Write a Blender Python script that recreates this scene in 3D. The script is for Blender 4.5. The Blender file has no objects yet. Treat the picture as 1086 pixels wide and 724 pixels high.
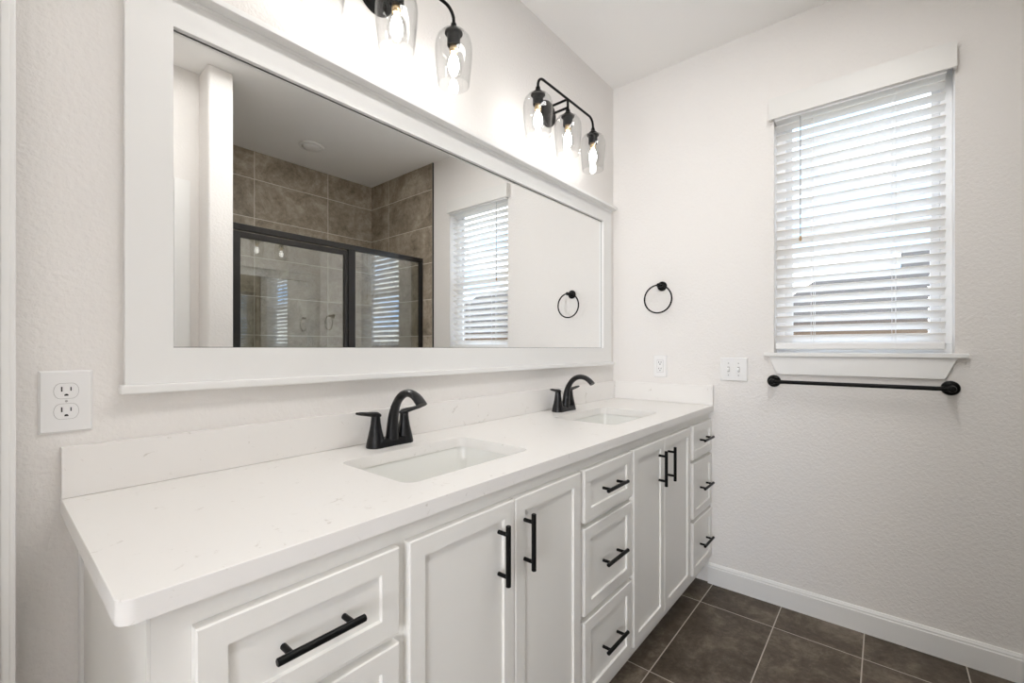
import bpy, bmesh, math
from mathutils import Vector, Matrix

PI = math.pi
sc = bpy.context.scene
C = sc.collection

# ------------------------------------------------------------------ camera
X1 = 2.4171                     # window wall
H = 2.7486                      # ceiling
ZC = 0.9163                     # counter top
cam_d = bpy.data.cameras.new('camera')
cam = bpy.data.objects.new('camera', cam_d)
C.objects.link(cam)
cam.location = (0.0, -1.2384, 1.2092)
cam.rotation_euler = (PI / 2, 0, 0.6975 - PI / 2)
cam_d.sensor_width = 36.0
cam_d.lens = 36.0 * 471.49 / 1086.0
cam_d.shift_y = 7.03 / 1086.0
cam_d.clip_start = 0.02
sc.camera = cam

# ------------------------------------------------------------------ exposure
sc.view_settings.view_transform = 'Standard'
sc.view_settings.look = 'None'
sc.view_settings.gamma = 1.0
sc.view_settings.use_curve_mapping = False
sc.view_settings.exposure = 0.05
cy = sc.cycles
cy.max_bounces = 14
cy.diffuse_bounces = 7
cy.glossy_bounces = 10
cy.transmission_bounces = 8
cy.transparent_max_bounces = 32
cy.sample_clamp_indirect = 3.0
cy.use_denoising = True

BULB = 39.0          # emission strength of one filament
HALL_DAY = 78.0     # daylight through the bedroom window (W)
SKY = 4.7
ROOM_FILL = 15.6

# ------------------------------------------------------------------ sky
w = bpy.data.worlds.new('sky')
sc.world = w
w.use_nodes = True
nt = w.node_tree
nt.nodes.clear()
wo = nt.nodes.new('ShaderNodeOutputWorld')
bg = nt.nodes.new('ShaderNodeBackground')
bg.inputs['Strength'].default_value = SKY
tc = nt.nodes.new('ShaderNodeTexCoord')
mp = nt.nodes.new('ShaderNodeMapping')
mp.inputs['Scale'].default_value = (1, 1, 2.2)
nz = nt.nodes.new('ShaderNodeTexNoise')
nz.inputs['Scale'].default_value = 5.5
nz.inputs['Detail'].default_value = 5
cr = nt.nodes.new('ShaderNodeValToRGB')
cr.color_ramp.elements[0].position = 0.43
cr.color_ramp.elements[0].color = (0.30, 0.56, 1.0, 1)
cr.color_ramp.elements[1].position = 0.55
cr.color_ramp.elements[1].color = (1.0, 1.0, 1.0, 1)
nt.links.new(tc.outputs['Generated'], mp.inputs[0])
nt.links.new(mp.outputs[0], nz.inputs['Vector'])
nt.links.new(nz.outputs['Fac'], cr.inputs[0])
nt.links.new(cr.outputs[0], bg.inputs['Color'])
nt.links.new(bg.outputs[0], wo.inputs[0])


def area(name, loc, rot, sx, sy, power, col=(1, 1, 1)):
    l = bpy.data.lights.new(name, 'AREA')
    l.shape = 'RECTANGLE'
    l.size = sx
    l.size_y = sy
    l.energy = power
    l.color = col
    o = bpy.data.objects.new(name, l)
    C.objects.link(o)
    o.location = loc
    o.rotation_euler = rot
    return o


# daylight entering the bedroom through its own window (opening in the far wall)
area('bedroom_daylight', (-3.45, -2.12, 1.45), (0, -PI / 2 - .42, .30), 1.7, 1.15, HALL_DAY, (1.0, 0.985, 0.965))
# unseen fill light added under the ceiling to brighten the bathroom
area('bathroom_fill', (1.08, -1.20, H - .03), (0, 0, 0), 1.2, 0.26, ROOM_FILL, (1.0, 0.985, 0.965))


# ------------------------------------------------------------------ materials
def mat(name, col, rough=0.5, metal=0.0, spec=0.5, coat=0.0):
    m = bpy.data.materials.new(name)
    m.use_nodes = True
    b = m.node_tree.nodes['Principled BSDF']
    b.inputs['Base Color'].default_value = (*col, 1)
    b.inputs['Roughness'].default_value = rough
    b.inputs['Metallic'].default_value = metal
    b.inputs['Specular IOR Level'].default_value = spec
    b.inputs['Coat Weight'].default_value = coat
    return m


def bump(m, scale, strength, dist=0.002, detail=3):
    t = m.node_tree
    b = t.nodes['Principled BSDF']
    g = t.nodes.new('ShaderNodeNewGeometry')
    n = t.nodes.new('ShaderNodeTexNoise')
    n.inputs['Scale'].default_value = scale
    n.inputs['Detail'].default_value = detail
    n.inputs['Roughness'].default_value = 0.55
    k = t.nodes.new('ShaderNodeBump')
    k.inputs['Strength'].default_value = strength
    k.inputs['Distance'].default_value = dist
    t.links.new(g.outputs['Position'], n.inputs['Vector'])
    t.links.new(n.outputs['Fac'], k.inputs['Height'])
    t.links.new(k.outputs['Normal'], b.inputs['Normal'])
    return m


def thin_glass(name, tint=(0.97, 0.98, 0.98), r0=0.04, k=1.0):
    m = bpy.data.materials.new(name)
    m.use_nodes = True
    t = m.node_tree
    t.nodes.clear()
    out = t.nodes.new('ShaderNodeOutputMaterial')
    tr = t.nodes.new('ShaderNodeBsdfTransparent')
    tr.inputs['Color'].default_value = (*tint, 1)
    gl = t.nodes.new('ShaderNodeBsdfGlossy')
    gl.inputs['Roughness'].default_value = 0.0
    lw = t.nodes.new('ShaderNodeLayerWeight')
    lw.inputs['Blend'].default_value = 0.5
    p = t.nodes.new('ShaderNodeMath')
    p.operation = 'POWER'
    p.inputs[1].default_value = 5.0
    a = t.nodes.new('ShaderNodeMath')
    a.operation = 'MULTIPLY_ADD'
    a.inputs[1].default_value = (1 - r0) * k
    a.inputs[2].default_value = r0
    mx = t.nodes.new('ShaderNodeMixShader')
    t.links.new(lw.outputs['Facing'], p.inputs[0])
    t.links.new(p.outputs[0], a.inputs[0])
    t.links.new(a.outputs[0], mx.inputs['Fac'])
    t.links.new(tr.outputs[0], mx.inputs[1])
    t.links.new(gl.outputs[0], mx.inputs[2])
    t.links.new(mx.outputs[0], out.inputs[0])
    return m


def tile_mat(name, ax, u0, pu, v0, pv, dark, mid, light, grout, gw=0.0035, rough=0.45):
    """Rectangular stack-bond tiles. ax = the two world axes of the surface."""
    m = bpy.data.materials.new(name)
    m.use_nodes = True
    t = m.node_tree
    b = t.nodes['Principled BSDF']
    b.inputs['Roughness'].default_value = rough
    b.inputs['Specular IOR Level'].default_value = 0.22
    g = t.nodes.new('ShaderNodeNewGeometry')
    s = t.nodes.new('ShaderNodeSeparateXYZ')
    t.links.new(g.outputs['Position'], s.inputs[0])

    def math_(op, a, bv=None, c=None):
        n = t.nodes.new('ShaderNodeMath')
        n.operation = op
        for i, x in enumerate((a, bv, c)):
            if x is None:
                continue
            if isinstance(x, (int, float)):
                n.inputs[i].default_value = x
            else:
                t.links.new(x, n.inputs[i])
        return n.outputs[0]

    masks, cells = [], []
    for axis, o, p in ((ax[0], u0, pu), (ax[1], v0, pv)):
        q = math_('DIVIDE', math_('SUBTRACT', s.outputs[axis], o), p)
        cells.append(math_('FLOOR', q))
        fr = math_('FRACT', q)
        d = math_('MULTIPLY', math_('MINIMUM', fr, math_('SUBTRACT', 1.0, fr)), p)
        masks.append(math_('LESS_THAN', d, gw / 2))
    gm = math_('MAXIMUM', masks[0], masks[1])
    cv = t.nodes.new('ShaderNodeCombineXYZ')
    t.links.new(cells[0], cv.inputs[0])
    t.links.new(cells[1], cv.inputs[1])
    wn = t.nodes.new('ShaderNodeTexWhiteNoise')
    t.links.new(cv.outputs[0], wn.inputs['Vector'])
    # veining differs from tile to tile
    off = t.nodes.new('ShaderNodeVectorMath')
    off.operation = 'MULTIPLY_ADD'
    t.links.new(wn.outputs['Color'], off.inputs[0])
    off.inputs[1].default_value = (9, 9, 9)
    t.links.new(g.outputs['Position'], off.inputs[2])
    n1 = t.nodes.new('ShaderNodeTexNoise')
    n1.inputs['Scale'].default_value = 4.2
    n1.inputs['Detail'].default_value = 12
    n1.inputs['Roughness'].default_value = 0.78
    n1.inputs['Distortion'].default_value = 0.35
    t.links.new(off.outputs[0], n1.inputs['Vector'])
    n2 = t.nodes.new('ShaderNodeTexNoise')
    n2.inputs['Scale'].default_value = 26.0
    n2.inputs['Detail'].default_value = 10
    n2.inputs['Roughness'].default_value = 0.75
    n2.inputs['Distortion'].default_value = 0.5
    t.links.new(off.outputs[0], n2.inputs['Vector'])
    blend = math_('ADD', math_('MULTIPLY', n1.outputs['Fac'], 0.72), math_('MULTIPLY', n2.outputs['Fac'], 0.28))
    r = t.nodes.new('ShaderNodeValToRGB')
    e = r.color_ramp.elements
    e[0].position = 0.37
    e[0].color = (*dark, 1)
    e[1].position = 0.65
    e[1].color = (*light, 1)
    e2 = e.new(0.5)
    e2.color = (*mid, 1)
    t.links.new(blend, r.inputs[0])
    hs = t.nodes.new('ShaderNodeHueSaturation')
    t.links.new(math_('MULTIPLY_ADD', wn.outputs['Value'], 0.22, 0.89), hs.inputs['Value'])
    t.links.new(r.outputs[0], hs.inputs['Color'])
    mx = t.nodes.new('ShaderNodeMix')
    mx.data_type = 'RGBA'
    t.links.new(gm, mx.inputs['Factor'])
    t.links.new(hs.outputs[0], mx.inputs['A'])
    mx.inputs['B'].default_value = (*grout, 1)
    t.links.new(mx.outputs['Result'], b.inputs['Base Color'])
    k = t.nodes.new('ShaderNodeBump')
    k.inputs['Strength'].default_value = 0.35
    k.inputs['Distance'].default_value = 0.002
    hgt = math_('SUBTRACT', math_('MULTIPLY', n1.outputs['Fac'], 0.35), gm)
    t.links.new(hgt, k.inputs['Height'])
    t.links.new(k.outputs['Normal'], b.inputs['Normal'])
    return m


WALL = bump(mat('wall_paint', (0.835, 0.81, 0.785), 0.65, spec=0.3), 95, 0.6, 0.004, 2)
CEIL = bump(mat('ceiling_paint', (0.94, 0.93, 0.915), 0.8, spec=0.2), 95, 0.2, 0.002, 2)
TRIM = mat('trim_paint', (0.86, 0.855, 0.84), 0.35)
CAB = mat('cabinet_paint', (0.85, 0.835, 0.80), 0.38)
CABIN = mat('cabinet_recess', (0.70, 0.69, 0.67), 0.5)
BLACK = mat('matte_black_metal', (0.006, 0.006, 0.006), 0.34, spec=0.14)
FBLACK = mat('faucet_black', (0.008, 0.008, 0.009), 0.30, spec=0.38)
BRONZE = mat('dark_shower_metal', (0.035, 0.033, 0.032), 0.3, metal=0.6)
PORC = mat('porcelain', (0.84, 0.84, 0.81), 0.08, coat=0.4)
PLATE = mat('white_plastic', (0.86, 0.855, 0.85), 0.3)
DARK = mat('dark_slot', (0.02, 0.02, 0.02), 0.6)
GAP = mat('slot_line', (0.45, 0.44, 0.43), 0.6)
VINYL = mat('window_vinyl', (0.88, 0.88, 0.88), 0.35)
VAL = mat('valance_white', (0.80, 0.79, 0.765), 0.4)
CHROME = mat('drain_metal', (0.6, 0.6, 0.6), 0.2, metal=1.0)
BRASS = mat('bulb_base_brass', (0.83, 0.62, 0.36), 0.28, metal=1.0)
MIRROR = mat('mirror_silver', (0.93, 0.935, 0.93), 0.0, metal=1.0)
SHADE = thin_glass('clear_shade_glass', (0.955, 0.957, 0.957), 0.035, 0.8)
BULBG = thin_glass('bulb_glass', (0.98, 0.98, 0.98), 0.04, 0.7)
PANE = thin_glass('window_glass', (0.97, 0.985, 0.98), 0.04)
SHOWERG = thin_glass('shower_glass', (0.93, 0.955, 0.94), 0.18, 0.8)
CORD = mat('cord_white', (0.85, 0.85, 0.84), 0.7)
WANDT = mat('wand_tip', (0.45, 0.30, 0.16), 0.5)
WANDM = mat('tilt_cord', (0.42, 0.42, 0.42), 0.5)
LIGHTOFF = mat('frosted_lens', (0.86, 0.86, 0.85), 0.4)

SLAT = bpy.data.materials.new('blind_slat')
SLAT.use_nodes = True
_t = SLAT.node_tree
_b = _t.nodes['Principled BSDF']
_b.inputs['Base Color'].default_value = (0.88, 0.885, 0.89, 1)
_b.inputs['Roughness'].default_value = 0.4
_tl = _t.nodes.new('ShaderNodeBsdfTranslucent')
_tl.inputs['Color'].default_value = (1.0, 0.955, 0.90, 1)
_mx = _t.nodes.new('ShaderNodeMixShader')
_mx.inputs[0].default_value = 0.46
_o = _t.nodes['Material Output']
_t.links.new(_b.outputs[0], _mx.inputs[1])
_t.links.new(_tl.outputs[0], _mx.inputs[2])
_t.links.new(_mx.outputs[0], _o.inputs[0])

FIL = bpy.data.materials.new('glowing_filament')
FIL.use_nodes = True
_t = FIL.node_tree
_t.nodes.clear()
_o = _t.nodes.new('ShaderNodeOutputMaterial')
_e = _t.nodes.new('ShaderNodeEmission')
_e.inputs['Color'].default_value = (1.0, 0.965, 0.925, 1)
_e.inputs['Strength'].default_value = BULB
_t.links.new(_e.outputs[0], _o.inputs[0])

# quartz: white with a few soft grey-beige flecks
QUARTZ = mat('white_quartz', (0.86, 0.84, 0.815), 0.30, spec=0.4)
_t = QUARTZ.node_tree
_b = _t.nodes['Principled BSDF']
_g = _t.nodes.new('ShaderNodeNewGeometry')
_n = _t.nodes.new('ShaderNodeTexNoise')
_n.inputs['Scale'].default_value = 26
_n.inputs['Detail'].default_value = 6
_n.inputs['Roughness'].default_value = 0.6
_n.inputs['Distortion'].default_value = 1.6
_r = _t.nodes.new('ShaderNodeValToRGB')
_r.color_ramp.elements[0].position = 0.29
_r.color_ramp.elements[0].color = (0.68, 0.65, 0.61, 1)
_r.color_ramp.elements[1].position = 0.36
_r.color_ramp.elements[1].color = (0.86, 0.84, 0.815, 1)
_t.links.new(_g.outputs['Position'], _n.inputs['Vector'])
_t.links.new(_n.outputs['Fac'], _r.inputs[0])
_t.links.new(_r.outputs[0], _b.inputs['Base Color'])

FTILE = tile_mat('floor_tile', (0, 1), 2.2045, 0.5985, -0.5636, 0.3045,
                 (0.050, 0.037, 0.026), (0.112, 0.088, 0.066), (0.27, 0.222, 0.172), (0.52, 0.47, 0.41), 0.0042, 0.42)
STILE_B = tile_mat('shower_tile_rear', (0, 2), 1.3717, 0.5995, 2.53, 0.3045,
                   (0.165, 0.135, 0.10), (0.35, 0.295, 0.228), (0.60, 0.53, 0.43), (0.75, 0.69, 0.60), 0.0045, 0.4)
STILE_S = tile_mat('shower_tile_end', (1, 2), -1.655, 0.615, 2.53, 0.3045,
                   (0.165, 0.135, 0.10), (0.35, 0.295, 0.228), (0.60, 0.53, 0.43), (0.75, 0.69, 0.60), 0.0045, 0.4)
ROOFM = bump(mat('grey_shingles', (0.10, 0.084, 0.07), 0.95, spec=0.1), 6, 0.6, 0.05)
BRICKM = bump(mat('tan_brick', (0.38, 0.26, 0.18), 0.9), 20, 0.4, 0.02)
FASCIA = mat('brown_fascia', (0.09, 0.06, 0.04), 0.6)
GROUND = bump(mat('dry_ground', (0.33, 0.29, 0.22), 0.95), 3, 0.5, 0.05)
CARPET = mat('bedroom_carpet', (0.42, 0.38, 0.34), 0.95)


# ------------------------------------------------------------------ mesh helpers
def B():
    return bmesh.new()


def add_box(bm, x0, x1, y0, y1, z0, z1, bev=0.0, seg=2):
    tmp = bmesh.new()
    bmesh.ops.create_cube(tmp, size=1.0)
    for v in tmp.verts:
        v.co = Vector((x0 + (v.co.x + .5) * (x1 - x0), y0 + (v.co.y + .5) * (y1 - y0), z0 + (v.co.z + .5) * (z1 - z0)))
    bmesh.ops.recalc_face_normals(tmp, faces=tmp.faces)
    if bev > 0:
        bmesh.ops.bevel(tmp, geom=list(tmp.edges), offset=bev, segments=seg, affect='EDGES', profile=0.5)
    merge(bm, tmp)
    return bm


def merge(bm, tmp, mtx=None):
    if mtx is not None:
        bmesh.ops.transform(tmp, matrix=mtx, verts=tmp.verts)
    me = bpy.data.meshes.new('tmp')
    tmp.to_mesh(me)
    tmp.free()
    bm.from_mesh(me)
    bpy.data.meshes.remove(me)


def add_lathe(bm, prof, seg=32, mtx=None, cap=True):
    """prof = [(r, z)...] revolved about z."""
    tmp = bmesh.new()
    rings = []
    for r, z in prof:
        if r < 1e-6:
            rings.append([tmp.verts.new((0, 0, z))])
        else:
            rings.append([tmp.verts.new((r * math.cos(2 * PI * i / seg), r * math.sin(2 * PI * i / seg), z)) for i in range(seg)])
    for a, b in zip(rings, rings[1:]):
        for i in range(seg):
            j = (i + 1) % seg
            if len(a) == 1 and len(b) == 1:
                continue
            if len(a) == 1:
                tmp.faces.new((a[0], b[i], b[j]))
            elif len(b) == 1:
                tmp.faces.new((a[j], a[i], b[0]))
            else:
                tmp.faces.new((a[i], b[i], b[j], a[j]))
    if cap:
        for rg in (rings[0], rings[-1]):
            if len(rg) > 2:
                tmp.faces.new(rg)
    bmesh.ops.recalc_face_normals(tmp, faces=tmp.faces)
    merge(bm, tmp, mtx)
    return bm


def add_tube(bm, pts, rads, seg=16, cap=True, flat=None):
    """tube through pts; rads a number, list, or list of (ra, rb) ellipses; flat = preferred side vector."""
    pts = [Vector(p) for p in pts]
    n = len(pts)
    if not isinstance(rads, (list, tuple)):
        rads = [rads] * n
    tmp = bmesh.new()
    rings = []
    side = None
    for i, p in enumerate(pts):
        tan = (pts[min(i + 1, n - 1)] - pts[max(i - 1, 0)]).normalized()
        if side is None:
            ref = Vector(flat) if flat is not None else (Vector((0, 0, 1)) if abs(tan.z) < .9 else Vector((1, 0, 0)))
        else:
            ref = side
        side = (ref - tan * ref.dot(tan)).normalized()
        up = tan.cross(side)
        ra, rb = rads[i] if isinstance(rads[i], (list, tuple)) else (rads[i], rads[i])
        rings.append([tmp.verts.new(p + side * (ra * math.cos(2 * PI * k / seg)) + up * (rb * math.sin(2 * PI * k / seg))) for k in range(seg)])
    for a, b in zip(rings, rings[1:]):
        for k in range(seg):
            j = (k + 1) % seg
            tmp.faces.new((a[k], a[j], b[j], b[k]))
    if cap:
        tmp.faces.new(rings[0])
        tmp.faces.new(rings[-1])
    bmesh.ops.recalc_face_normals(tmp, faces=tmp.faces)
    merge(bm, tmp)
    return bm


def add_prism(bm, poly, axis, a0, a1, bev=0.0):
    """poly (2D) in the plane of the two other axes, extruded along axis from a0 to a1."""
    tmp = bmesh.new()

    def P(u, v, a):
        return {0: (a, u, v), 1: (u, a, v), 2: (u, v, a)}[axis]
    lo = [tmp.verts.new(P(u, v, a0)) for u, v in poly]
    hi = [tmp.verts.new(P(u, v, a1)) for u, v in poly]
    n = len(poly)
    tmp.faces.new(lo)
    tmp.faces.new(hi)
    for i in range(n):
        j = (i + 1) % n
        tmp.faces.new((lo[i], lo[j], hi[j], hi[i]))
    bmesh.ops.recalc_face_normals(tmp, faces=tmp.faces)
    if bev > 0:
        bmesh.ops.bevel(tmp, geom=list(tmp.edges), offset=bev, segments=2, affect='EDGES', profile=0.5)
    merge(bm, tmp)
    return bm


def rrect(x0, x1, y0, y1, r, n=6):
    pts = []
    for cx, cy_, a in ((x1 - r, y1 - r, 0), (x0 + r, y1 - r, 90), (x0 + r, y0 + r, 180), (x1 - r, y0 + r, 270)):
        for k in range(n + 1):
            t = math.radians(a + 90 * k / n)
            pts.append((cx + r * math.cos(t), cy_ + r * math.sin(t)))
    return pts


def root_loc(o):
    p = Vector((0, 0, 0))
    while o is not None:
        p += o.location
        o = o.parent
    return p


def obj(name, bm, m, parent=None, world=True, sharp=32):
    """Link bm as one mesh object. With world=True its vertices are in world space and are moved to the parent's frame."""
    if parent is not None and world:
        bmesh.ops.translate(bm, verts=bm.verts, vec=-root_loc(parent))
    lim = math.radians(sharp)
    for f in bm.faces:
        f.smooth = True
    for e in bm.edges:
        if len(e.link_faces) == 2 and e.calc_face_angle(0) > lim:
            e.smooth = False
    me = bpy.data.meshes.new(name)
    bm.to_mesh(me)
    bm.free()
    me.materials.append(m)
    o = bpy.data.objects.new(name, me)
    C.objects.link(o)
    wn = o.modifiers.new('weighted_normals', 'WEIGHTED_NORMAL')
    wn.keep_sharp = True
    if parent is not None:
        o.parent = parent
    return o


def thing(name, label, cat, loc=(0, 0, 0), group=None):
    o = bpy.data.objects.new(name, None)
    o.empty_display_size = 0.05
    C.objects.link(o)
    o.location = loc
    o['label'] = label
    o['category'] = cat
    if group:
        o['group'] = group
    return o


def struct(name, bm, m, parent=None):
    o = obj(name, bm, m, parent)
    if parent is None:
        o['kind'] = 'structure'
    return o


def dup(root, loc, label):
    """Copy of a thing with copies of its parts and sub-parts."""
    r = root.copy()
    C.objects.link(r)
    r.location = loc
    r['label'] = label
    for ch in list(root.children):
        c = ch.copy()
        C.objects.link(c)
        c.parent = r
        for g in list(ch.children):
            d = g.copy()
            C.objects.link(d)
            d.parent = c
    return r


# ------------------------------------------------------------------ room shell
WT = 0.12
GY = -1.79          # plane of the shower glass
YB = -2.55          # tiled rear wall of the shower
YD = -1.73          # wall with the closet door
PX0, PX1 = 0.786, 0.909   # partition beside the shower
WY0, WY1 = -0.836, -1.447  # window recess
WZ0, WZ1 = 1.188, 2.33

struct('floor', add_box(B(), -0.10, X1, YB - .1, 0.0, -0.1, 0.0), FTILE)
struct('floor_bedroom', add_box(B(), -3.5, -0.10, -3.2, 1.2, -0.1, 0.0), CARPET)
struct('ceiling', add_box(B(), -3.62, X1 + WT, -3.3, 1.3, H, H + .1), CEIL)
struct('wall_mirror', add_box(B(), -0.10, X1 + WT, 0.0, WT, 0, H), WALL)

bm = B()     # window wall with an opening
add_box(bm, X1, X1 + WT, YB - WT, WY1, 0, H)
add_box(bm, X1, X1 + WT, WY0, 0.0, 0, H)
add_box(bm, X1, X1 + WT, WY1, WY0, 0, WZ0 - .018)
add_box(bm, X1, X1 + WT, WY1, WY0, WZ1, H)
struct('wall_window', bm, WALL)

bm = B()     # left wall: a stub, a header and a stub around the opening the room is entered through
LX = 0.020
add_box(bm, -0.10, LX, -0.094, 0.0, 0, H)
add_box(bm, -0.10, LX, YD, -1.56, 0, H)
add_box(bm, -0.10, LX, -1.56, -0.094, 2.46, H)
struct('wall_left', bm, WALL)
bm = B()     # its casing, room side
for y0, y1, z0, z1 in ((-0.094, -0.010, 0, 2.53), (-1.644, -1.56, 0, 2.53), (-1.56, -0.094, 2.446, 2.53)):
    add_box(bm, LX, LX + .011, y0, y1, z0, z1, .0015)
    if z0 == 0:
        add_box(bm, LX, LX + .0183, y0 + (.002 if y0 > -1 else .014), y1 - (.014 if y0 > -1 else .002), z0, z1 - .01, .003)
struct('trim_1', bm, TRIM)
struct('trim_2', add_box(add_box(B(), -0.10, LX, -0.100, -0.0945, 0, 2.455), -0.10, LX, -1.5595, -1.554, 0, 2.455), TRIM)

# rear wall with the white door, and the partition beside the shower
bm = B()
add_box(bm, LX, 0.060, YD - WT, YD, 0, H)
add_box(bm, 0.675, PX0, YD - WT, YD, 0, H)
add_box(bm, 0.060, 0.675, YD - WT, YD, 2.055, H)
struct('wall_rear', bm, WALL)
struct('wall_partition', add_box(B(), PX0, PX1, YB, -1.5716, 0, H, .012, 3), WALL)
struct('wall_shower', add_box(B(), PX0, X1 + WT, YB - WT, YB - .01, 0, H), WALL)
bm = B()
cs = 0.073
for x0, x1, z0, z1 in ((0.669, 0.669 + cs, 0, 2.061 + cs), (0.066 - .045, 0.066, 0, 2.061 + cs), (0.066, 0.669, 2.061, 2.061 + cs)):
    add_box(bm, x0, x1, YD, YD + .016, z0, z1, .004)
struct('trim_3', bm, TRIM)
bm = B()
d0, d1, dz = 0.072, 0.665, 2.05
add_box(bm, d0, d1, YD - .055, YD - .035, 0.01, dz)
add_box(bm, d0, d0 + .11, YD - .035, YD - .018, 0.01, dz, .002)
add_box(bm, d1 - .11, d1, YD - .035, YD - .018, 0.01, dz, .002)
for z0, z1 in ((0.01, .22), (.90, 1.06), (dz - .12, dz)):
    add_box(bm, d0 + .11, d1 - .11, YD - .035, YD - .018, z0, z1, .002)
for z0, z1 in ((.26, .86), (1.10, dz - .16)):
    add_box(bm, d0 + .15, d1 - .15, YD - .04, YD - .024, z0, z1, .008)
door = struct('door_1', bm, TRIM)
bm = B()
add_lathe(bm, [(.026, 0), (.026, .006), (.010, .010), (.010, .035), (.024, .045), (.026, .055), (.018, .064), (0, .066)], 20,
          Matrix.Translation((d0 + .06, YD - .018, .96)) @ Matrix.Rotation(-PI / 2, 4, 'X'))
obj('door_handle', bm, BLACK, door)

# bedroom beyond the opening, with its own window
bm = B()
add_box(bm, -3.62, -3.5, -3.2, -2.95, 0, H)
add_box(bm, -3.62, -3.5, -1.70, 1.2, 0, H)
add_box(bm, -3.62, -3.5, -2.95, -1.70, 0, 0.6)
add_box(bm, -3.62, -3.5, -2.95, -1.70, 2.35, H)
struct('wall_bedroom_far', bm, WALL)
bm = B()
add_box(bm, -3.5, -0.10, 1.2, 1.32, 0, H)
struct('wall_bedroom_front', bm, WALL)
struct('wall_bedroom_rear', add_box(B(), -3.5, -0.10, -3.32, -3.2, 0, H), WALL)
bm = B()
add_box(bm, -0.10, -0.02, 0.0 + WT, 1.2, 0, H)
add_box(bm, -0.10, -0.02, -3.2, YD - WT, 0, H)
struct('wall_bedroom_side', bm, WALL)

# unseen door leaf, added to block bedroom daylight from the cabinet side
bm = B()
add_box(bm, -.022, .022, -.80, 0, .01, 2.43)
for z0, z1 in ((.26, 1.0), (1.16, 2.27)):
    for xx in (-.026, .018):
        add_box(bm, xx, xx + .008, -.66, -.14, z0, z1, .003)
bmesh.ops.rotate(bm, verts=bm.verts, cent=(0, 0, 0), matrix=Matrix.Rotation(-math.radians(33), 3, 'Z'))
bmesh.ops.translate(bm, verts=bm.verts, vec=(-.065, -.125, 0))
struct('daylight_blocker', bm, TRIM)

# shower tiling (10 mm proud of the walls), pan and curb
struct('wall_shower_tile_rear', add_box(B(), PX1, X1, YB - .01, YB, 0, H), STILE_B)
struct('wall_shower_tile_end', add_box(B(), X1 - .010, X1, YB, -1.652, 0, H), STILE_S)
struct('wall_shower_tile_side', add_box(B(), PX1, PX1 + .010, YB, -1.652, 0, H), STILE_S)
struct('trim_4', add_box(B(), X1 - .012, X1, -1.652, -1.646, 0, H), BRONZE)
bm = B()
add_box(bm, PX1 + .01, X1 - .01, YB, GY - .05, 0, .04, .004)
add_box(bm, PX1 + .01, X1 - .01, GY - .06, GY + .06, 0, .10, .008)
pan = obj('shower_pan', bm, PORC)
pan['label'] = 'white shower pan and curb under the dark framed glass'
pan['category'] = 'shower pan'


def base_profile(t=.014, h=.1035):
    return [(0, 0), (t, 0), (t, h - .020), (t - .003, h - .016), (t - .003, h - .010), (t - .007, h - .004), (t - .009, h), (0, h)]


struct('baseboard_window', add_prism(B(), [(X1 - x, z) for x, z in base_profile()], 1, -1.646, -0.540), TRIM)
bm = add_prism(B(), [(-x, z) for x, z in base_profile()], 0, LX + .0005, .1235)
struct('baseboard_mirror', bm, TRIM)
struct('baseboard_rear', add_prism(B(), [(YD + x, z) for x, z in base_profile()], 0, 0.745, PX0), TRIM)

# ------------------------------------------------------------------ window
bm = B()
gx0, gx1 = X1 + .075, X1 + .115


def ring_yz(bm, x0, x1, ya, yb, za, zb, wd, bev=.003):
    add_box(bm, x0, x1, ya, yb, za, za + wd, bev)
    add_box(bm, x0, x1, ya, yb, zb - wd, zb, bev)
    add_box(bm, x0, x1, ya, ya + wd, za + wd, zb - wd, bev)
    add_box(bm, x0, x1, yb - wd, yb, za + wd, zb - wd, bev)


ring_yz(bm, gx0, gx1, WY1, WY0, WZ0, WZ1, .036)
win = struct('window_1', bm, VINYL)
bm = B()
ring_yz(bm, gx0 + .004, gx0 + .022, WY1 + .036, WY0 - .036, WZ0 + .036, 1.745, .030)
obj('lower_sash', bm, VINYL, win)
bm = B()
ring_yz(bm, gx0 + .022, gx0 + .038, WY1 + .036, WY0 - .036, 1.715, WZ1 - .036, .026)
obj('upper_sash', bm, VINYL, win)
bm = B()
add_box(bm, gx0 + .012, gx0 + .015, WY1 + .064, WY0 - .064, WZ0 + .064, 1.718)
obj('lower_pane', bm, PANE, win)
bm = B()
add_box(bm, gx0 + .029, gx0 + .032, WY1 + .060, WY0 - .060, 1.738, WZ1 - .060)
obj('upper_pane', bm, PANE, win)
bm = B()
add_prism(bm, [(X1 - .024, -1.4846), (X1 - .024, -0.797), (X1, -0.797), (X1, WY0), (gx0, WY0), (gx0, WY1), (X1, WY1), (X1, -1.4846)], 2, WZ0 - .0178, WZ0, .003)
obj('window_sill', bm, TRIM, win)
bm = B()
add_prism(bm, [(-.8165, WZ0 - .018), (-1.4535, WZ0 - .018), (-1.4195, 1.0875), (-.8505, 1.0875)], 0, X1 - .013, X1, .002)
obj('window_apron', bm, TRIM, win)

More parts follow.
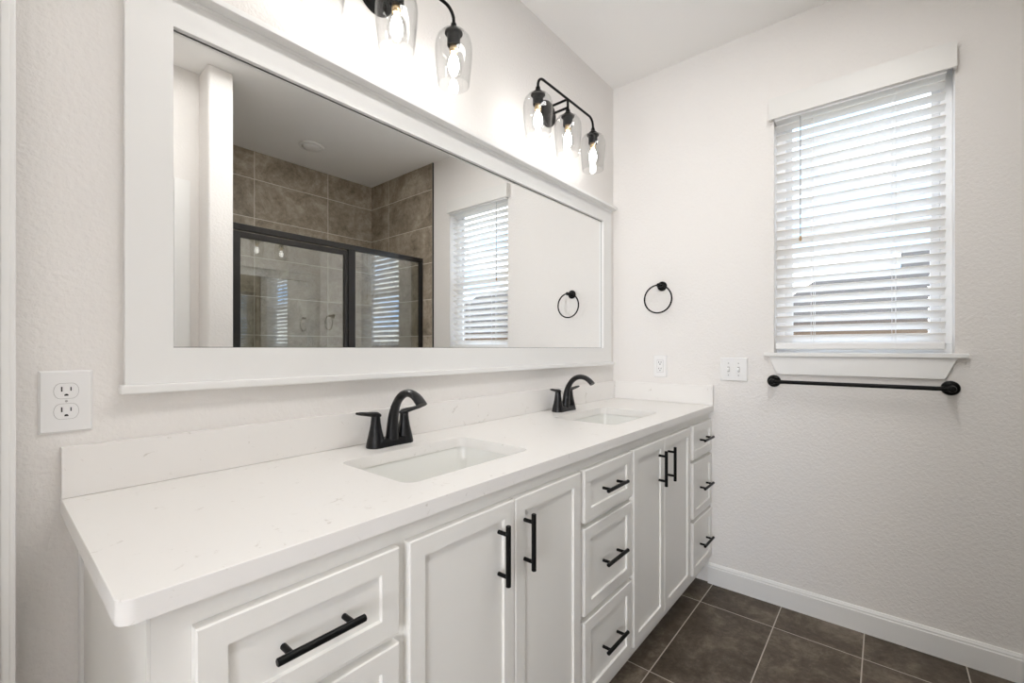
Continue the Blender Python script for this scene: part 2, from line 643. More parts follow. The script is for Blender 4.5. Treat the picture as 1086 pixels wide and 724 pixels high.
# ------------------------------------------------------------------ neighbour's house and ground outside
gr = struct('ground', add_box(B(), X1 + .3, 60, -30, 30, -.6, -.5), GROUND)
hx = X1 + 9.5
nb = thing('house', 'neighbouring house with grey shingle roof seen through the window blinds', 'house', (hx + 4, -4, -.5))
obj('wall', add_box(B(), hx, hx + 8, -14, .9, -.5, 1.75), BRICKM, nb)
bm = B()
ez = 1.74
add_prism(bm, [(hx - .45, ez - .1), (hx - .45, ez), (hx + 2.7, 3.08), (hx + 8.4, ez), (hx + 8.4, ez - .1)], 1, -14.5, .17)
v = [bm.verts.new(p) for p in ((hx - .45, .17, ez), (hx + 2.7, .17, 3.08), (hx + 8.4, .17, ez), (hx - .45, 1.25, ez), (hx + 8.4, 1.25, ez))]
for f in ((0, 1, 3), (1, 2, 4), (1, 4, 3), (0, 3, 4, 2)):
    bm.faces.new([v[i] for i in f])
add_prism(bm, [(hx + .1, ez + .1), (hx + 4.66, 4.09), (hx + 9.2, ez + .1)], 1, -14.5, -1.60)
bmesh.ops.recalc_face_normals(bm, faces=bm.faces)
obj('roof', bm, ROOFM, nb)
obj('fascia', add_box(B(), hx - .50, hx - .45, -14.5, 1.25, ez - .18, ez + .02), FASCIA, nb)
for y in (-3.1, -1.0):
    obj('window', add_box(B(), hx - .03, hx, y, y + .9, .6, 1.45), DARK, nb)


# ------------------------------------------------------------------ vanity cabinets
YF = -0.540          # face frame
YD0 = -0.5595        # front of doors and drawers
PULL = {}


def pull_bm(cx, cz, vertical, L=.138):
    bm = B()
    yb = YD0 - .029
    r = .0060
    if vertical:
        add_tube(bm, [(cx, yb, cz - L / 2), (cx, yb, cz - L / 2 + .001), (cx, yb, cz + L / 2 - .001), (cx, yb, cz + L / 2)], [r * .8, r, r, r * .8], 16)
        ends = [(cx, cz - .048), (cx, cz + .048)]
    else:
        add_tube(bm, [(cx - L / 2, yb, cz), (cx - L / 2 + .001, yb, cz), (cx + L / 2 - .001, yb, cz), (cx + L / 2, yb, cz)], [r * .8, r, r, r * .8], 16)
        ends = [(cx - .048, cz), (cx + .048, cz)]
    for x, z in ends:
        add_tube(bm, [(x, yb, z), (x, YD0 + .0005, z)], .0048, 14)
    return bm


def front_bm(x0, x1, z0, z1, fw=.037):
    """Shaker front: a frame around a recessed flat panel, with small sloped inner edges."""
    bm = B()
    yb, yf, yr = YF - .0005, YD0, YD0 + .0065
    e = .0022
    s = .0016

    def loop(i, y, o=0):
        return [bm.verts.new(p) for p in ((x0 + i, y, z0 + i), (x1 - i, y, z0 + i), (x1 - i, y, z1 - i), (x0 + i, y, z1 - i))]
    L = [loop(0, yb), loop(0, yf + e), loop(e, yf), loop(fw, yf), loop(fw + s, yr)]
    for a, b in zip(L, L[1:]):
        for k in range(4):
            j = (k + 1) % 4
            bm.faces.new((a[k], a[j], b[j], b[k]))
    bm.faces.new(L[-1])
    bm.faces.new(L[0])
    bmesh.ops.recalc_face_normals(bm, faces=bm.faces)
    return bm


def carcass(t, x0, x1, holes):
    """Cabinet box: sides, bottom, back and a face frame around its openings."""
    bm = B()
    zt, zb = ZC - .0325, .105
    add_box(bm, x0, x0 + .016, YF + .019, -.003, zb, zt)
    add_box(bm, x1 - .016, x1, YF + .019, -.003, zb, zt)
    add_box(bm, x0 + .016, x1 - .016, YF + .019, -.003, zb, zb + .016)
    add_box(bm, x0 + .016, x1 - .016, -.012, -.003, zb + .016, zt)
    # face frame: stiles and rails between the holes
    hx0, hx1 = holes[0][0], holes[0][1]
    add_box(bm, x0, hx0, YF, YF + .019, zb, zt)
    add_box(bm, hx1, x1, YF, YF + .019, zb, zt)
    zs = sorted([(h[2], h[3]) for h in holes])
    cur = zb
    for a, b in zs:
        add_box(bm, hx0, hx1, YF, YF + .019, cur, a)
        cur = b
    add_box(bm, hx0, hx1, YF, YF + .019, cur, zt)
    obj('body', bm, CAB, t)
    k = B()
    add_box(k, x0, x1, -.475, -.459, 0, .105)
    obj('toe_kick', k, CAB, t)


DRZ = ((.6895, .846), (.4125, .672), (.147, .3955))


def drawer_unit(label, x0, x1, fx0, fx1):
    t = thing('drawer_cabinet', label, 'cabinet', ((x0 + x1) / 2, -.27, 0), 'vanity base cabinets')
    carcass(t, x0, x1, [(fx0 + .012, fx1 - .012, a + .012, b - .012) for a, b in DRZ])
    for a, b in DRZ:
        d = obj('drawer', front_bm(fx0, fx1, a, b), CAB, t)
        obj('handle', pull_bm((fx0 + fx1) / 2, (a + b) / 2 + (.002 if b > .7 else 0), False), BLACK, d)
    return t


def door_unit(label, x0, x1, fx0, fm, fx1):
    t = thing('sink_cabinet', label, 'cabinet', ((x0 + x1) / 2, -.27, 0), 'vanity base cabinets')
    carcass(t, x0, x1, [(fx0 + .012, fx1 - .012, .159, .834)])
    for a, b, hxx in ((fx0, fm - .0015, fm - .059), (fm + .0015, fx1, fm + .036)):
        d = obj('door', front_bm(a, b, .147, .8465), CAB, t)
        obj('handle', pull_bm(hxx, .7395, True), BLACK, d)
    return t


t = drawer_unit('white drawer cabinet under the free end of the counter, below the left wall outlet', .1345, .5005, .177, .491)
bm = B()
add_box(bm, .1305, .1343, YF, -.0025, 0.0, ZC - .0325)
obj('side_panel', bm, CAB, t)
bm = B()
add_prism(bm, [(.1305, -.0005), (.1245, -.0005), (.1245, -.016), (.127, -.019), (.1305, -.019)], 2, 0.0, ZC - .0325)
obj('scribe_trim', bm, TRIM, t)
door_unit('white two-door cabinet under the nearer sink, between two drawer stacks', .5005, 1.134, .513, .822, 1.1235)
drawer_unit('white three-drawer cabinet between the two pairs of doors', 1.134, 1.476, 1.145, 1.4645)
door_unit('white two-door cabinet under the sink by the window wall', 1.476, 2.100, 1.4835, 1.768, 2.080)
drawer_unit('narrow-looking white three-drawer cabinet tight against the window wall', 2.100, X1 - .003, 2.121, 2.406)

# ------------------------------------------------------------------ countertop, backsplash
CX0, CYF, CT = 0.0991, -0.566, 0.030
SINKS = (0.8055, 1.758)
SX, SY0, SY1, SR = .2165, -.453, -.166, .030


def slab_bm():
    bm = B()
    outer = []
    r = .018
    xa, xb, ya, yb = CX0, X1 - .0005, CYF, -.0005
    outer += [(xa, yb)]
    for k in range(9):
        a = math.radians(180 + 90 * k / 8)
        outer.append((xa + r + r * math.cos(a), ya + r + r * math.sin(a)))
    outer += [(xb, ya), (xb, yb)]
    e = .0007
    holes = [rrect(cx - SX, cx + SX, SY0, SY1, SR) for cx in SINKS]

    def inset(pts, d):
        n = len(pts)
        res = []
        for i in range(n):
            p0, p1, p2 = Vector(pts[i - 1]), Vector(pts[i]), Vector(pts[(i + 1) % n])
            t1, t2 = (p1 - p0).normalized(), (p2 - p1).normalized()
            n1, n2 = Vector((-t1.y, t1.x)), Vector((-t2.y, t2.x))
            m = (n1 + n2)
            m = m / max(m.length_squared, 1e-9) * 2
            res.append(tuple(p1 + m * d))
        return res

    top = bmesh.new()
    loops = []
    for pts in [inset(outer, e)] + [inset(h, -e * .6) for h in holes]:
        vs = [top.verts.new((x, y, ZC)) for x, y in pts]
        loops.append([top.edges.new((vs[i], vs[(i + 1) % len(vs)])) for i in range(len(vs))])
    bmesh.ops.triangle_fill(top, edges=[ed for l in loops for ed in l], use_beauty=True)
    for f in top.faces:
        if f.normal.z < 0:
            f.normal_flip()
    merge(bm, top)
    bot = bmesh.new()
    loops = []
    for pts in [outer] + holes:
        vs = [bot.verts.new((x, y, ZC - CT)) for x, y in pts]
        loops.append([bot.edges.new((vs[i], vs[(i + 1) % len(vs)])) for i in range(len(vs))])
    bmesh.ops.triangle_fill(bot, edges=[ed for l in loops for ed in l], use_beauty=True)
    merge(bm, bot)
    sd = bmesh.new()
    for pts, ins in [(outer, inset(outer, e))] + [(h, inset(h, -e * .6)) for h in holes]:
        a = [sd.verts.new((x, y, ZC - CT)) for x, y in pts]
        b = [sd.verts.new((x, y, ZC - e)) for x, y in pts]
        c = [sd.verts.new((x, y, ZC)) for x, y in ins]
        n = len(pts)
        for i in range(n):
            j = (i + 1) % n
            sd.faces.new((a[i], a[j], b[j], b[i]))
            sd.faces.new((b[i], b[j], c[j], c[i]))
    merge(bm, sd)
    bmesh.ops.remove_doubles(bm, verts=bm.verts, dist=1e-5)
    bmesh.ops.recalc_face_normals(bm, faces=bm.faces)
    return bm


ct = thing('countertop', 'white quartz vanity countertop with backsplash, two sink cutouts', 'countertop', (1.25, -.28, ZC - CT))
obj('slab', slab_bm(), QUARTZ, ct)
obj('backsplash', add_box(B(), CX0, X1 - .0005, -.020, -.0005, ZC + .0003, ZC + .0997, .0015), QUARTZ, ct)
obj('side_splash', add_box(B(), X1 - .020, X1 - .0005, CYF, -.0205, ZC + .0003, ZC + .0997, .0015), QUARTZ, ct)


# ------------------------------------------------------------------ sinks
def sink(cx, label):
    t = thing('sink', label, 'sink', (cx, (SY0 + SY1) / 2, ZC - CT - .15), 'undermount sinks')
    bm = B()
    zt = ZC - CT - .0008
    o = .009
    x0, x1, y0, y1 = cx - SX - o, cx + SX + o, SY0 - o, SY1 + o
    prof = [(-.022, zt - .012), (-.022, zt), (0, zt), (.002, zt - .010), (.010, zt - .085), (.018, zt - .110), (.034, zt - .124), (.060, zt - .130)]
    loops = []
    for d, z in prof:
        rr = max(SR + .004 - d * .3, .012) if d >= 0 else SR + .02
        pts = rrect(x0 + d, x1 - d, y0 + d, y1 - d, rr)
        loops.append([bm.verts.new((x, y, z)) for x, y in pts])
    for a, b in zip(loops, loops[1:]):
        n = len(a)
        for i in range(n):
            j = (i + 1) % n
            bm.faces.new((a[i], a[j], b[j], b[i]))
    # floor of the bowl falls to the drain
    cyy = (SY0 + SY1) / 2
    n = len(loops[-1])
    inner = []
    for v in loops[-1]:
        a = math.atan2(v.co.y - cyy, v.co.x - cx)
        inner.append(bm.verts.new((cx + .024 * math.cos(a), cyy + .024 * math.sin(a), zt - .137)))
    for i in range(n):
        j = (i + 1) % n
        bm.faces.new((loops[-1][i], loops[-1][j], inner[j], inner[i]))
    bmesh.ops.recalc_face_normals(bm, faces=bm.faces)
    b = obj('basin', bm, PORC, t, sharp=50)
    sol = b.modifiers.new('thickness', 'SOLIDIFY')
    sol.thickness = .006
    sol.offset = -1 if False else 1
    bm = B()
    add_lathe(bm, [(.0, -.001), (.0235, -.001), (.0235, .0025), (.019, .0035), (.016, .0015), (.0155, .006), (.012, .0085), (0, .009)], 28,
              Matrix.Translation((cx, cyy, zt - .1375)))
    obj('drain', bm, BLACK, t)
    return t


sink(SINKS[0], 'nearer rectangular undermount sink, below the larger looking black faucet')
sink(SINKS[1], 'rectangular undermount sink by the window wall')


# ------------------------------------------------------------------ faucets (built about their own base point)
def faucet(loc, label):
    t = thing('faucet', label, 'faucet', loc, 'matte black centerset faucets')
    # base: long oval deck plate with flared hubs
    bm = B()
    n = 40
    loops = []
    for (hx_, hy_, z) in ((.0785, .0285, 0), (.0790, .0290, .004), (.0765, .0265, .016), (.0735, .0235, .022), (.066, .017, .0235)):
        lp = []
        for k in range(n):
            a = 2 * PI * k / n
            ca, sa = math.cos(a), math.sin(a)
            ex = hx_ - hy_
            # stadium with a slightly waisted middle
            x = math.copysign(ex, ca) + hy_ * ca if abs(ca) > 1e-9 else 0
            waist = 1 - .10 * math.exp(-(x / .022) ** 2)
            lp.append(bm.verts.new((x, hy_ * sa * waist, z)))
        loops.append(lp)
    for a, b in zip(loops, loops[1:]):
        for i in range(n):
            j = (i + 1) % n
            bm.faces.new((a[i], a[j], b[j], b[i]))
    bm.faces.new(loops[0])
    bm.faces.new(loops[-1])
    bmesh.ops.recalc_face_normals(bm, faces=bm.faces)
    obj('base', bm, FBLACK, t, world=False)
    # arched spout
    ctl = [(-.009, .018), (-.0105, .040), (-.0125, .065), (-.0165, .090), (-.026, .117), (-.0425, .1405), (-.064, .1560), (-.088, .1620), (-.112, .1585), (-.133, .1480), (-.1505, .1320)]
    path = []
    for i in range(len(ctl) - 1):          # smooth curve through the control points
        p0, p1, p2, p3 = [Vector(ctl[max(0, min(len(ctl) - 1, i + k))]) for k in (-1, 0, 1, 2)]
        for q in (0, .5):
            v = .5 * (2 * p1 + (p2 - p0) * q + (2 * p0 - 5 * p1 + 4 * p2 - p3) * q * q + (3 * p1 - p0 - 3 * p2 + p3) * q ** 3)
            path.append((0, v.x, v.y))
    path.append((0, *ctl[-1]))
    rads = []
    m = len(path)
    for i in range(m):
        u = i / (m - 1)
        ra = .0205 - .0070 * min(u / .45, 1) + (.0050 * max(0, (u - .55) / .45))
        rb = .0195 - .0080 * min(u / .45, 1) - .0015 * max(0, (u - .6) / .4)
        rads.append((ra, rb))
    bm = B()
    add_tube(bm, path, rads, 20, True, flat=(1, 0, 0))
    obj('spout', bm, FBLACK, t, world=False)
    for s in (-1, 1):
        bm = B()
        M = Matrix.Translation((s * .0508, 0, .014))
        add_lathe(bm, [(.0262, 0), (.0252, .006), (.0215, .022), (.0175, .040), (.0148, .056), (.0134, .070), (.0130, .080), (.0105, .0860), (0, .087)], 26, M)
        # lever reaching outwards
        add_tube(bm, [(s * .038, 0, .0925), (s * .047, 0, .0950), (s * .062, -.001, .0980), (s * .082, -.003, .1010), (s * .104, -.006, .1050), (s * .117, -.008, .1070)],
                 [(.0100, .0055), (.0130, .0088), (.0118, .0076), (.0105, .0060), (.0098, .0054), (.0062, .0034)], 16, True, flat=(0, 1, 0))
        obj('handle', bm, FBLACK, t, world=False)
    return t


f1 = faucet((.800, -.0845, ZC), 'black two-handle faucet behind the nearer sink')
dup(f1, (1.758, -.0845, ZC), 'black two-handle faucet behind the sink by the window wall')

# ------------------------------------------------------------------ framed mirror
MX0, MX1, MZ0, MZ1 = .2757, 2.2633, 1.2106, 1.9295
FX0, FX1, FY = .193, 2.3535, -.0195
mr = thing('framed_mirror', 'long white framed mirror above the vanity with ledge and crown shelf', 'mirror', (1.273, 0, 1.113))
obj('mirror_glass', add_box(B(), MX0 - .01, MX1 + .01, -.005, -.0005, MZ0 - .01, MZ1 + .01), MIRROR, mr)
bm = B()
fo = [(FX0, 1.132), (FX1, 1.132), (FX1, 2.005), (FX0, 2.005)]
fi = [(MX0, MZ0), (MX1, MZ0), (MX1, MZ1), (MX0, MZ1)]
lv = [[bm.verts.new((x, y, z)) for x, z in pts] for pts, y in ((fo, -.0052), (fo, FY), (fi, FY), (fi, -.0052))]
for p, q in ((0, 1), (1, 2), (2, 3), (3, 0)):
    for i in range(4):
        j = (i + 1) % 4
        bm.faces.new((lv[p][i], lv[p][j], lv[q][j], lv[q][i]))
bmesh.ops.recalc_face_normals(bm, faces=bm.faces)
add_box(bm, FX0, MX0 - .0105, -.0052, -.0005, 1.132, 2.005)
add_box(bm, MX1 + .0105, FX1, -.0052, -.0005, 1.132, 2.005)
obj('frame', bm, TRIM, mr)
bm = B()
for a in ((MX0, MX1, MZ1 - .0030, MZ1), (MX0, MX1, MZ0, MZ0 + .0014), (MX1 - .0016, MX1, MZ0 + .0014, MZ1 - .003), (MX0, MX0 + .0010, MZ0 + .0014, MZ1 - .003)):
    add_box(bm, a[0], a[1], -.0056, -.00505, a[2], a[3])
obj('frame_gap_shadow', bm, mat('gap_shadow_dark', (0.05, 0.048, 0.045), .5), mr)  # shadow gap inside the frame, painted as dark strips on the glass
bm = B()
add_box(bm, .184, 2.3625, -.0555, -.0005, 2.0055, 2.0205, .002)
add_prism(bm, [(-.0005, 2.0055), (-.0005, 1.999), (-.0205, 1.999), (-.024, 2.0025), (-.024, 2.0055)], 0, .190, 2.3565)
obj('crown_shelf', bm, TRIM, mr)
bm = B()
add_box(bm, .184, 2.3625, -.036, -.0005, 1.1125, 1.1318, .004, 3)
obj('ledge', bm, TRIM, mr)


# ------------------------------------------------------------------ vanity lights (about their own wall point)
def vanity_light(loc, label):
    t = thing('vanity_light', label, 'wall light', loc, 'three-bulb vanity lights')
    YS = -.130
    bm = B()
    add_lathe(bm, [(0, 0.001), (.060, 0.001), (.060, .012), (.056, .018), (.048, .021), (0, .022)], 40,
              Matrix.Translation((.012, 0, .052)) @ Matrix.Rotation(PI / 2, 4, 'X'))
    obj('backplate', bm, BLACK, t, world=False)
    bm = B()
    add_tube(bm, [(0, -.02, .072), (0, YS, .072)], .0055, 12)
    add_tube(bm, [(0, -.02, .034), (0, YS, .034)], .0055, 12)
    pts = [(-.228, YS, .016), (-.228, YS, .034)]
    r = .038
    for k in range(1, 8):
        a = math.radians(180 - 90 * k / 7)
        pts.append((-.228 + r + r * math.cos(a), YS, .034 + r * math.sin(a)))
    pts += [(-x, y, z) for x, y, z in reversed(pts)]
    add_tube(bm, pts, .0055, 12)
    add_tube(bm, [(0, YS, .072), (0, YS, .016)], .0055, 12)
    obj('arm', bm, BLACK, t, world=False)
    for dx in (-.228, 0, .228):
        M = Matrix.Translation((dx, YS, 0))
        bm = B()
        add_lathe(bm, [(.0075, .026), (.009, .024), (.011, .012), (.0195, .004), (.0205, .000), (.0205, -.004), (.030, -.006), (.030, -.0095), (.0215, -.011),
                       (.0215, -.050), (.0195, -.052), (.0195, -.046), (0, -.046)], 28, M)
        obj('socket', bm, BLACK, t, world=False)
        bm = B()
        outer = [(.0235, -.0045), (.034, -.0075), (.046, -.014), (.055, -.025), (.0605, -.042), (.0625, -.062), (.0615, -.090), (.0585, -.125), (.0550, -.158), (.0525, -.182)]
        inner = [(rr - .0024, z - (.0022 if i < 4 else 0)) for i, (rr, z) in enumerate(outer)]
        inner[-1] = (outer[-1][0] - .0024, outer[-1][1])
        add_lathe(bm, outer + [(outer[-1][0] - .0012, outer[-1][1] - .0012)] + list(reversed(inner)), 40, M, cap=False)
        obj('glass_shade', bm, SHADE, t, world=False)
        bm = B()
        add_lathe(bm, [(0, -.046), (.0135, -.046), (.0135, -.060), (.0145, -.062), (.0135, -.064), (.0140, -.070), (.0125, -.074), (0, -.075)], 22, M)
        bb = obj('bulb', bm, BRASS, t, world=False)
        bb['label'] = 'brass bulb base'
        bm = B()
        add_lathe(bm, [(.0125, -.0745), (.014, -.080), (.019, -.092), (.0245, -.104), (.0275, -.118), (.0272, -.130), (.0235, -.143), (.016, -.152), (.008, -.1555), (0, -.156)], 28, M, cap=False)
        obj('bulb_glass', bm, BULBG, bb, world=False)
        bm = B()
        add_lathe(bm, [(0, -.080), (.008, -.081), (.0125, -.088), (.0165, -.102), (.0185, -.116), (.0165, -.130), (.010, -.140), (0, -.143)], 20, M)
        obj('filament', bm, FIL, bb, world=False)
    return t


v1 = vanity_light((.790, 0, 2.273), 'black three-bulb wall light cut by the top of the photo')
dup(v1, (1.7195, 0, 2.273), 'black three-bulb wall light nearer the window wall, seen whole')

# ------------------------------------------------------------------ towel ring, towel bar
WM = Matrix.Rotation(-PI / 2, 4, 'Y')      # lathe axis z -> -x (out of the window wall)
tr = thing('towel_ring', 'round black towel ring on the window wall beside the mirror', 'towel ring', (X1, -.297, 1.55))
bm = B()
add_lathe(bm, [(0, .0005), (.0265, .0005), (.0265, .006), (.024, .010), (.013, .013), (.0095, .018), (.0090, .045), (.0105, .048), (.0105, .060), (.008, .063), (0, .064)], 28,
          Matrix.Translation((X1, -.297, 1.5505)) @ WM)
obj('rose', bm, BLACK, tr)
bm = B()
rr, rx, ryc, rzc = .0755, X1 - .054, -.293, 1.4765
tmp = bmesh.new()
pts = [Vector((rx, ryc + rr * math.cos(2 * PI * k / 64), rzc + rr * math.sin(2 * PI * k / 64))) for k in range(64)]
rings = []
for k, p in enumerate(pts):
    c = Vector((rx, ryc, rzc))
    rad = (p - c).normalized()
    rings.append([tmp.verts.new(p + rad * (.0042 * math.cos(2 * PI * i / 12)) + Vector((1, 0, 0)) * (.0042 * math.sin(2 * PI * i / 12))) for i in range(12)])
for k in range(64):
    a, b = rings[k], rings[(k + 1) % 64]
    for i in range(12):
        j = (i + 1) % 12
        tmp.faces.new((a[i], a[j], b[j], b[i]))
bmesh.ops.recalc_face_normals(tmp, faces=tmp.faces)
merge(bm, tmp)
obj('ring', bm, BLACK, tr)

tb = thing('towel_bar', 'long black towel bar below the window sill', 'towel bar', (X1, -1.135, 1.054))
for y in (-.8365, -1.4345):
    bm = B()
    add_lathe(bm, [(0, .0005), (.0285, .0005), (.0285, .005), (.0265, .010), (.017, .015), (.0125, .022), (.0115, .050), (.0125, .053), (.0130, .062), (.0115, .070), (.007, .074), (0, .075)], 28,
              Matrix.Translation((X1, y, 1.054)) @ WM)
    obj('rose', bm, BLACK, tb)
bm = B()
add_tube(bm, [(X1 - .060, -.8365, 1.054), (X1 - .060, -1.4345, 1.054)], .0085, 18)
obj('bar', bm, BLACK, tb)


# ------------------------------------------------------------------ outlets and switch
def plate_mirror(bm, x0, x1, z0, z1, t=.006):
    """Cover plate on the mirror wall with sloped edges."""
    add_prism(bm, [(x0, z0), (x1, z0), (x1, z1), (x0, z1)], 1, -.0005, -.0020)
    e = .0035
    tmp = bmesh.new()
    a = [tmp.verts.new(p) for p in ((x0, -.002, z0), (x1, -.002, z0), (x1, -.002, z1), (x0, -.002, z1))]
    b = [tmp.verts.new(p) for p in ((x0 + e, -t, z0 + e), (x1 - e, -t, z0 + e), (x1 - e, -t, z1 - e), (x0 + e, -t, z1 - e))]
    for i in range(4):
        j = (i + 1) % 4
        tmp.faces.new((a[i], a[j], b[j], b[i]))
    tmp.faces.new(b)
    bmesh.ops.recalc_face_normals(tmp, faces=tmp.faces)
    merge(bm, tmp)


def socket_face(cx, cz, w_, h_, y):
    """Oval receptacle face."""
    pts = []
    n = 8
    r = h_ / 2
    for s, a0 in ((1, -90), (-1, 90)):
        for k in range(n + 1):
            a = math.radians(a0 + 180 * k / n)
            pts.append((cx + s * (w_ / 2 - r * .62) + r * .62 * math.cos(a), cz + r * math.sin(a)))
    return pts


OX, OZ = .1071, 1.1052
ot = thing('wall_outlet', 'white duplex outlet on the mirror wall left of the mirror', 'outlet', (OX, 0, OZ), 'white wall outlets')
bm = B()
plate_mirror(bm, .0689, .1453, 1.0435, 1.1655)
cp = obj('cover_plate', bm, PLATE, ot)
for dz in (.0200, -.0200):
    bm = B()
    add_prism(bm, socket_face(OX, OZ + dz, .036, .0308, 0), 1, -.0062, -.0064)
    obj('slot_line', bm, GAP, cp)
    bm = B()
    add_prism(bm, socket_face(OX, OZ + dz, .0346, .0294, 0), 1, -.0055, -.0072)
    rc = obj('receptacle', bm, PLATE, ot)
    bm = B()
    add_box(bm, OX - .0075, OX - .0055, -.0076, -.0070, OZ + dz - .001, OZ + dz + .0085)
    add_box(bm, OX + .0055, OX + .0073, -.0076, -.0070, OZ + dz - .000, OZ + dz + .0075)
    add_prism(bm, [(OX + .0030 * math.cos(2 * PI * k / 16), max(OZ + dz - .0095, OZ + dz - .0085 + .0030 * math.sin(2 * PI * k / 16))) for k in range(16)], 1, -.0070, -.0076)
    obj('slot', bm, DARK, rc)
bm = B()
add_lathe(bm, [(0, 0), (.0022, 0), (.0022, .0012), (0, .0016)], 12, Matrix.Translation((OX, -.006, OZ)) @ Matrix.Rotation(PI / 2, 4, 'X'))
obj('screw', bm, GAP, ot)


def plate_window(bm, y0, y1, z0, z1, t=.006):
    e = .0035
    tmp = bmesh.new()
    q = [tmp.verts.new(p) for p in ((X1 - .0005, y0, z0), (X1 - .0005, y1, z0), (X1 - .0005, y1, z1), (X1 - .0005, y0, z1))]
    a = [tmp.verts.new(p) for p in ((X1 - .002, y0, z0), (X1 - .002, y1, z0), (X1 - .002, y1, z1), (X1 - .002, y0, z1))]
    b = [tmp.verts.new(p) for p in ((X1 - t, y0 + e, z0 + e), (X1 - t, y1 - e, z0 + e), (X1 - t, y1 - e, z1 - e), (X1 - t, y0 + e, z1 - e))]
    for l0, l1 in ((q, a), (a, b)):
        for i in range(4):
            j = (i + 1) % 4
            tmp.faces.new((l0[i], l0[j], l1[j], l1[i]))
    tmp.faces.new(b)
    bmesh.ops.recalc_face_normals(tmp, faces=tmp.faces)
    merge(bm, tmp)


oy, oz = -.2865, 1.1095
ot = thing('wall_outlet', 'white outlet with rectangular face on the window wall under the towel ring', 'outlet', (X1, oy, oz), 'white wall outlets')
bm = B()
plate_window(bm, oy - .037, oy + .037, oz - .060, oz + .060)
cp = obj('cover_plate', bm, PLATE, ot)
obj('slot_line', add_box(B(), X1 - .0063, X1 - .0058, oy - .0178, oy + .0178, oz - .0345, oz + .0345), GAP, cp)
bm = B()
add_box(bm, X1 - .0078, X1 - .0055, oy - .0165, oy + .0165, oz - .0332, oz + .0332, .0008)
rc = obj('receptacle', bm, PLATE, ot)
bm = B()
for dz in (.0195, -.0150):
    for dy in (-.0063, .0063):
        add_box(bm, X1 - .0082, X1 - .0077, oy + dy - .0014, oy + dy + .0014, oz + dz - .0015, oz + dz + .0065)
    add_lathe(bm, [(0, 0), (.0030, 0), (.0030, .0005), (0, .0005)], 14, Matrix.Translation((X1 - .0077, oy, oz + dz - .0085)) @ WM)
obj('slot', bm, DARK, rc)

sy, sz = -.6605, 1.1035
st = thing('light_switch', 'white double toggle switch plate between the counter and the window', 'light switch', (X1, sy, sz))
bm = B()
plate_window(bm, sy - .063, sy + .063, sz - .0585, sz + .0585, .007)
obj('cover_plate', bm, PLATE, st)
for dy in (-.023, .023):
    bm = B()
    add_prism(bm, [(X1 - .006, sz - .006), (X1 - .0065, sz + .008), (X1 - .010, sz + .008), (X1 - .022, sz - .005), (X1 - .020, sz - .0095)], 1, sy + dy - .0045, sy + dy + .0045, .001)
    obj('toggle', bm, PLATE, st)
    bm = B()
    add_box(bm, X1 - .0074, X1 - .0068, sy + dy - .0052, sy + dy + .0052, sz - .0125, sz + .0125)
    obj('toggle_slot', bm, GAP, st)
for dy in (-.023, .023):
    for dz in (-.030, .030):
        bm = add_lathe(B(), [(0, 0), (.003, 0), (.003, .001), (0, .0014)], 12, Matrix.Translation((X1 - .007, sy + dy, sz + dz)) @ WM)
        obj('screw', bm, GAP, st)

# ------------------------------------------------------------------ window blind
wb = thing('window_blind', 'white horizontal slat blind with valance in the window', 'blind', (X1 + .03, (WY0 + WY1) / 2, WZ0))
BXC = X1 + .028
by0, by1 = -1.4225, WY0 - .005
bm = B()
add_box(bm, X1 - .021, X1 + .054, by0, by1, 2.274, 2.325, .002)
obj('head_rail', bm, VINYL, wb)
bm = B()   # valance with short returns, standing just proud of the wall
vx = X1 - .034
add_prism(bm, [(vx, 2.284), (vx + .004, 2.281), (vx + .009, 2.285), (vx + .012, 2.374), (vx + .009, 2.381), (vx + .002, 2.381)], 1, -1.4505, -.819)
add_box(bm, vx + .008, X1 - .0005, -1.4505, -1.4415, 2.284, 2.381)
add_box(bm, vx + .008, X1 - .0005, -.828, -.819, 2.284, 2.381)
obj('valance', bm, VAL, wb)
NS = 23
z_top, pitch = 2.2520, .0453


def slat_bm(zc_, deg, wd=.050):
    """One crowned slat; the window-side edge is the lower one."""
    bm = B()
    n = 6
    a = math.radians(deg)
    top, bot = [], []
    for k in range(n + 1):
        s = (k / n - .5) * wd
        c = .0028 * (1 - (2 * k / n - 1) ** 2)
        for lst, h in ((top, c + .0014), (bot, c - .0014)):
            lst.append((BXC + s * math.cos(a) + h * math.sin(a), zc_ - s * math.sin(a) + h * math.cos(a)))
    add_prism(bm, top + list(reversed(bot)), 1, by0, by1)
    return bm


for i in range(NS):
    z = z_top - pitch * i
    if z < 1.25:
        break
    f = i / (NS - 1)
    obj('slat', slat_bm(z, 12 + 20 * f), SLAT, wb)
bm = B()
add_box(bm, BXC - .024, BXC + .024, by0, by1, 1.2035, 1.2335, .006, 3)
obj('bottom_rail', bm, VINYL, wb)
for y in (-.992, -1.274):
    bm = B()
    for x in (BXC - .027, BXC + .027):
        add_tube(bm, [(x, y, 2.27), (x, y, 1.215)], .0009, 6)
    add_tube(bm, [(BXC, y + .012, 2.27), (BXC, y + .012, 1.215)], .0009, 6)
    obj('ladder_cord', bm, CORD, wb)
bm = B()
add_tube(bm, [(X1 + .001, -.9425, 2.275), (X1 - .004, -.9425, 2.26), (X1 - .004, -.9425, 1.72)], .0022, 8)
wd = obj('tilt_cord', bm, WANDM, wb)
bm = B()
add_lathe(bm, [(0, 0), (.004, .001), (.0055, .008), (.004, .020), (.002, .024), (0, .024)], 12, Matrix.Translation((X1 - .004, -.9425, 1.70)))
obj('tassel', bm, WANDT, wd)

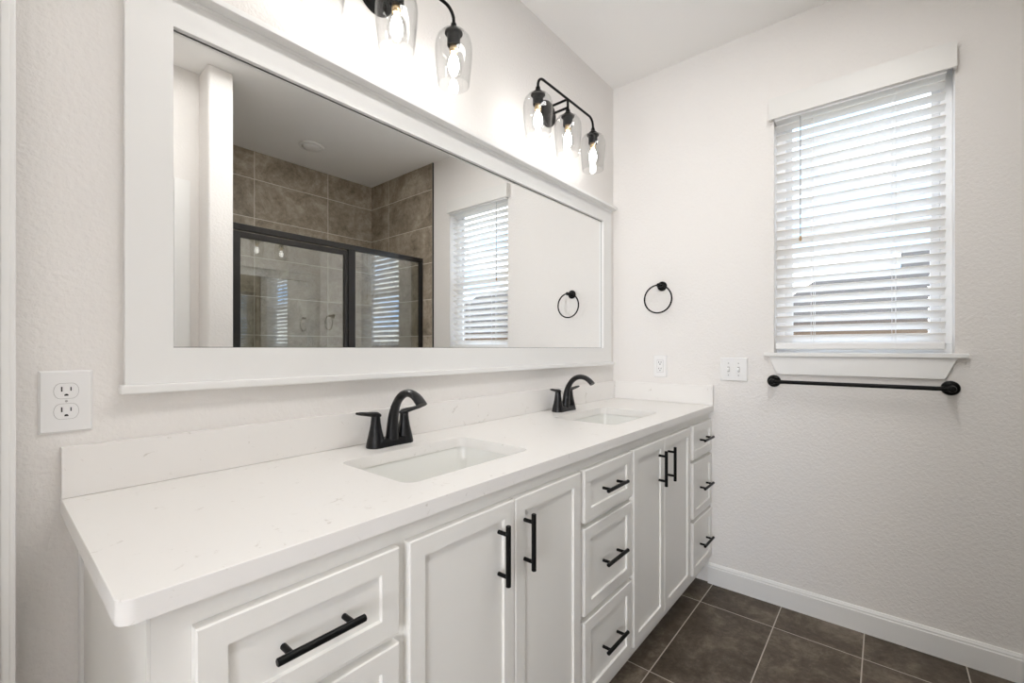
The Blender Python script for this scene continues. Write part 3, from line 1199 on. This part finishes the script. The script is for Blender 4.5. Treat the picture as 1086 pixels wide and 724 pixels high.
# ------------------------------------------------------------------ shower enclosure and shower light
se = thing('shower_enclosure', 'dark framed glass shower door and fixed panel reflected in the mirror', 'shower door', (1.66, GY, .10))
sx0, sx1 = PX1 + .0105, X1 - .0105
bm = B()
add_box(bm, sx0, sx1, GY - .018, GY + .018, 1.930, 1.968, .003)
add_box(bm, sx0, sx1, GY - .018, GY + .018, .100, .125, .003)
add_box(bm, sx0, .958, GY - .016, GY + .016, .125, 1.930, .003)
add_box(bm, 2.378, sx1, GY - .016, GY + .016, .125, 1.930, .003)
add_box(bm, 1.722, 1.778, GY - .018, GY + .018, .125, 1.930, .003)
obj('frame', bm, BRONZE, se)
bm = B()
for x0, x1, z0, z1 in ((.966, 1.013, .135, 1.922), (1.692, 1.718, .135, 1.922), (1.013, 1.692, .135, .175), (1.013, 1.692, 1.886, 1.922)):
    add_box(bm, x0, x1, GY - .011, GY + .013, z0, z1, .002)
dr = obj('door', bm, BRONZE, se)
obj('door_glass', add_box(B(), 1.012, 1.693, GY - .003, GY + .003, .174, 1.887), SHOWERG, dr)
bm = B()
add_tube(bm, [(1.66, GY + .003, 1.15), (1.66, GY + .050, 1.15), (1.66, GY + .058, 1.142), (1.66, GY + .058, .96), (1.66, GY + .050, .95), (1.66, GY + .003, .95)], .008, 12)
obj('handle', bm, BLACK, dr)
obj('fixed_glass', add_box(B(), 1.777, 2.379, GY - .003, GY + .003, .124, 1.931), SHOWERG, se)

cl = thing('ceiling_light', 'round white recessed ceiling light above the tiled shower', 'ceiling light', (1.615, -2.12, H))
bm = B()
add_lathe(bm, [(.088, -.0003), (.088, -.006), (.082, -.010), (.068, -.011), (.066, -.004), (.066, -.0003)], 40, Matrix.Translation((1.615, -2.12, H)), cap=False)
obj('trim_ring', bm, TRIM, cl)
bm = B()
add_lathe(bm, [(.0665, -.004), (.063, -.012), (.050, -.020), (.030, -.025), (0, -.027)], 40, Matrix.Translation((1.615, -2.12, H)), cap=False)
obj('lens', bm, LIGHTOFF, cl)

cl = thing('ceiling_light', 'long slim white box added above the unseen bathroom fill light', 'ceiling light', (1.08, -1.20, H))  # invented fitting, out of view, backing the added fill light
obj('fill_backing', add_box(B(), .455, 1.705, -1.345, -1.055, H - .028, H - .0005, .004), TRIM, cl)
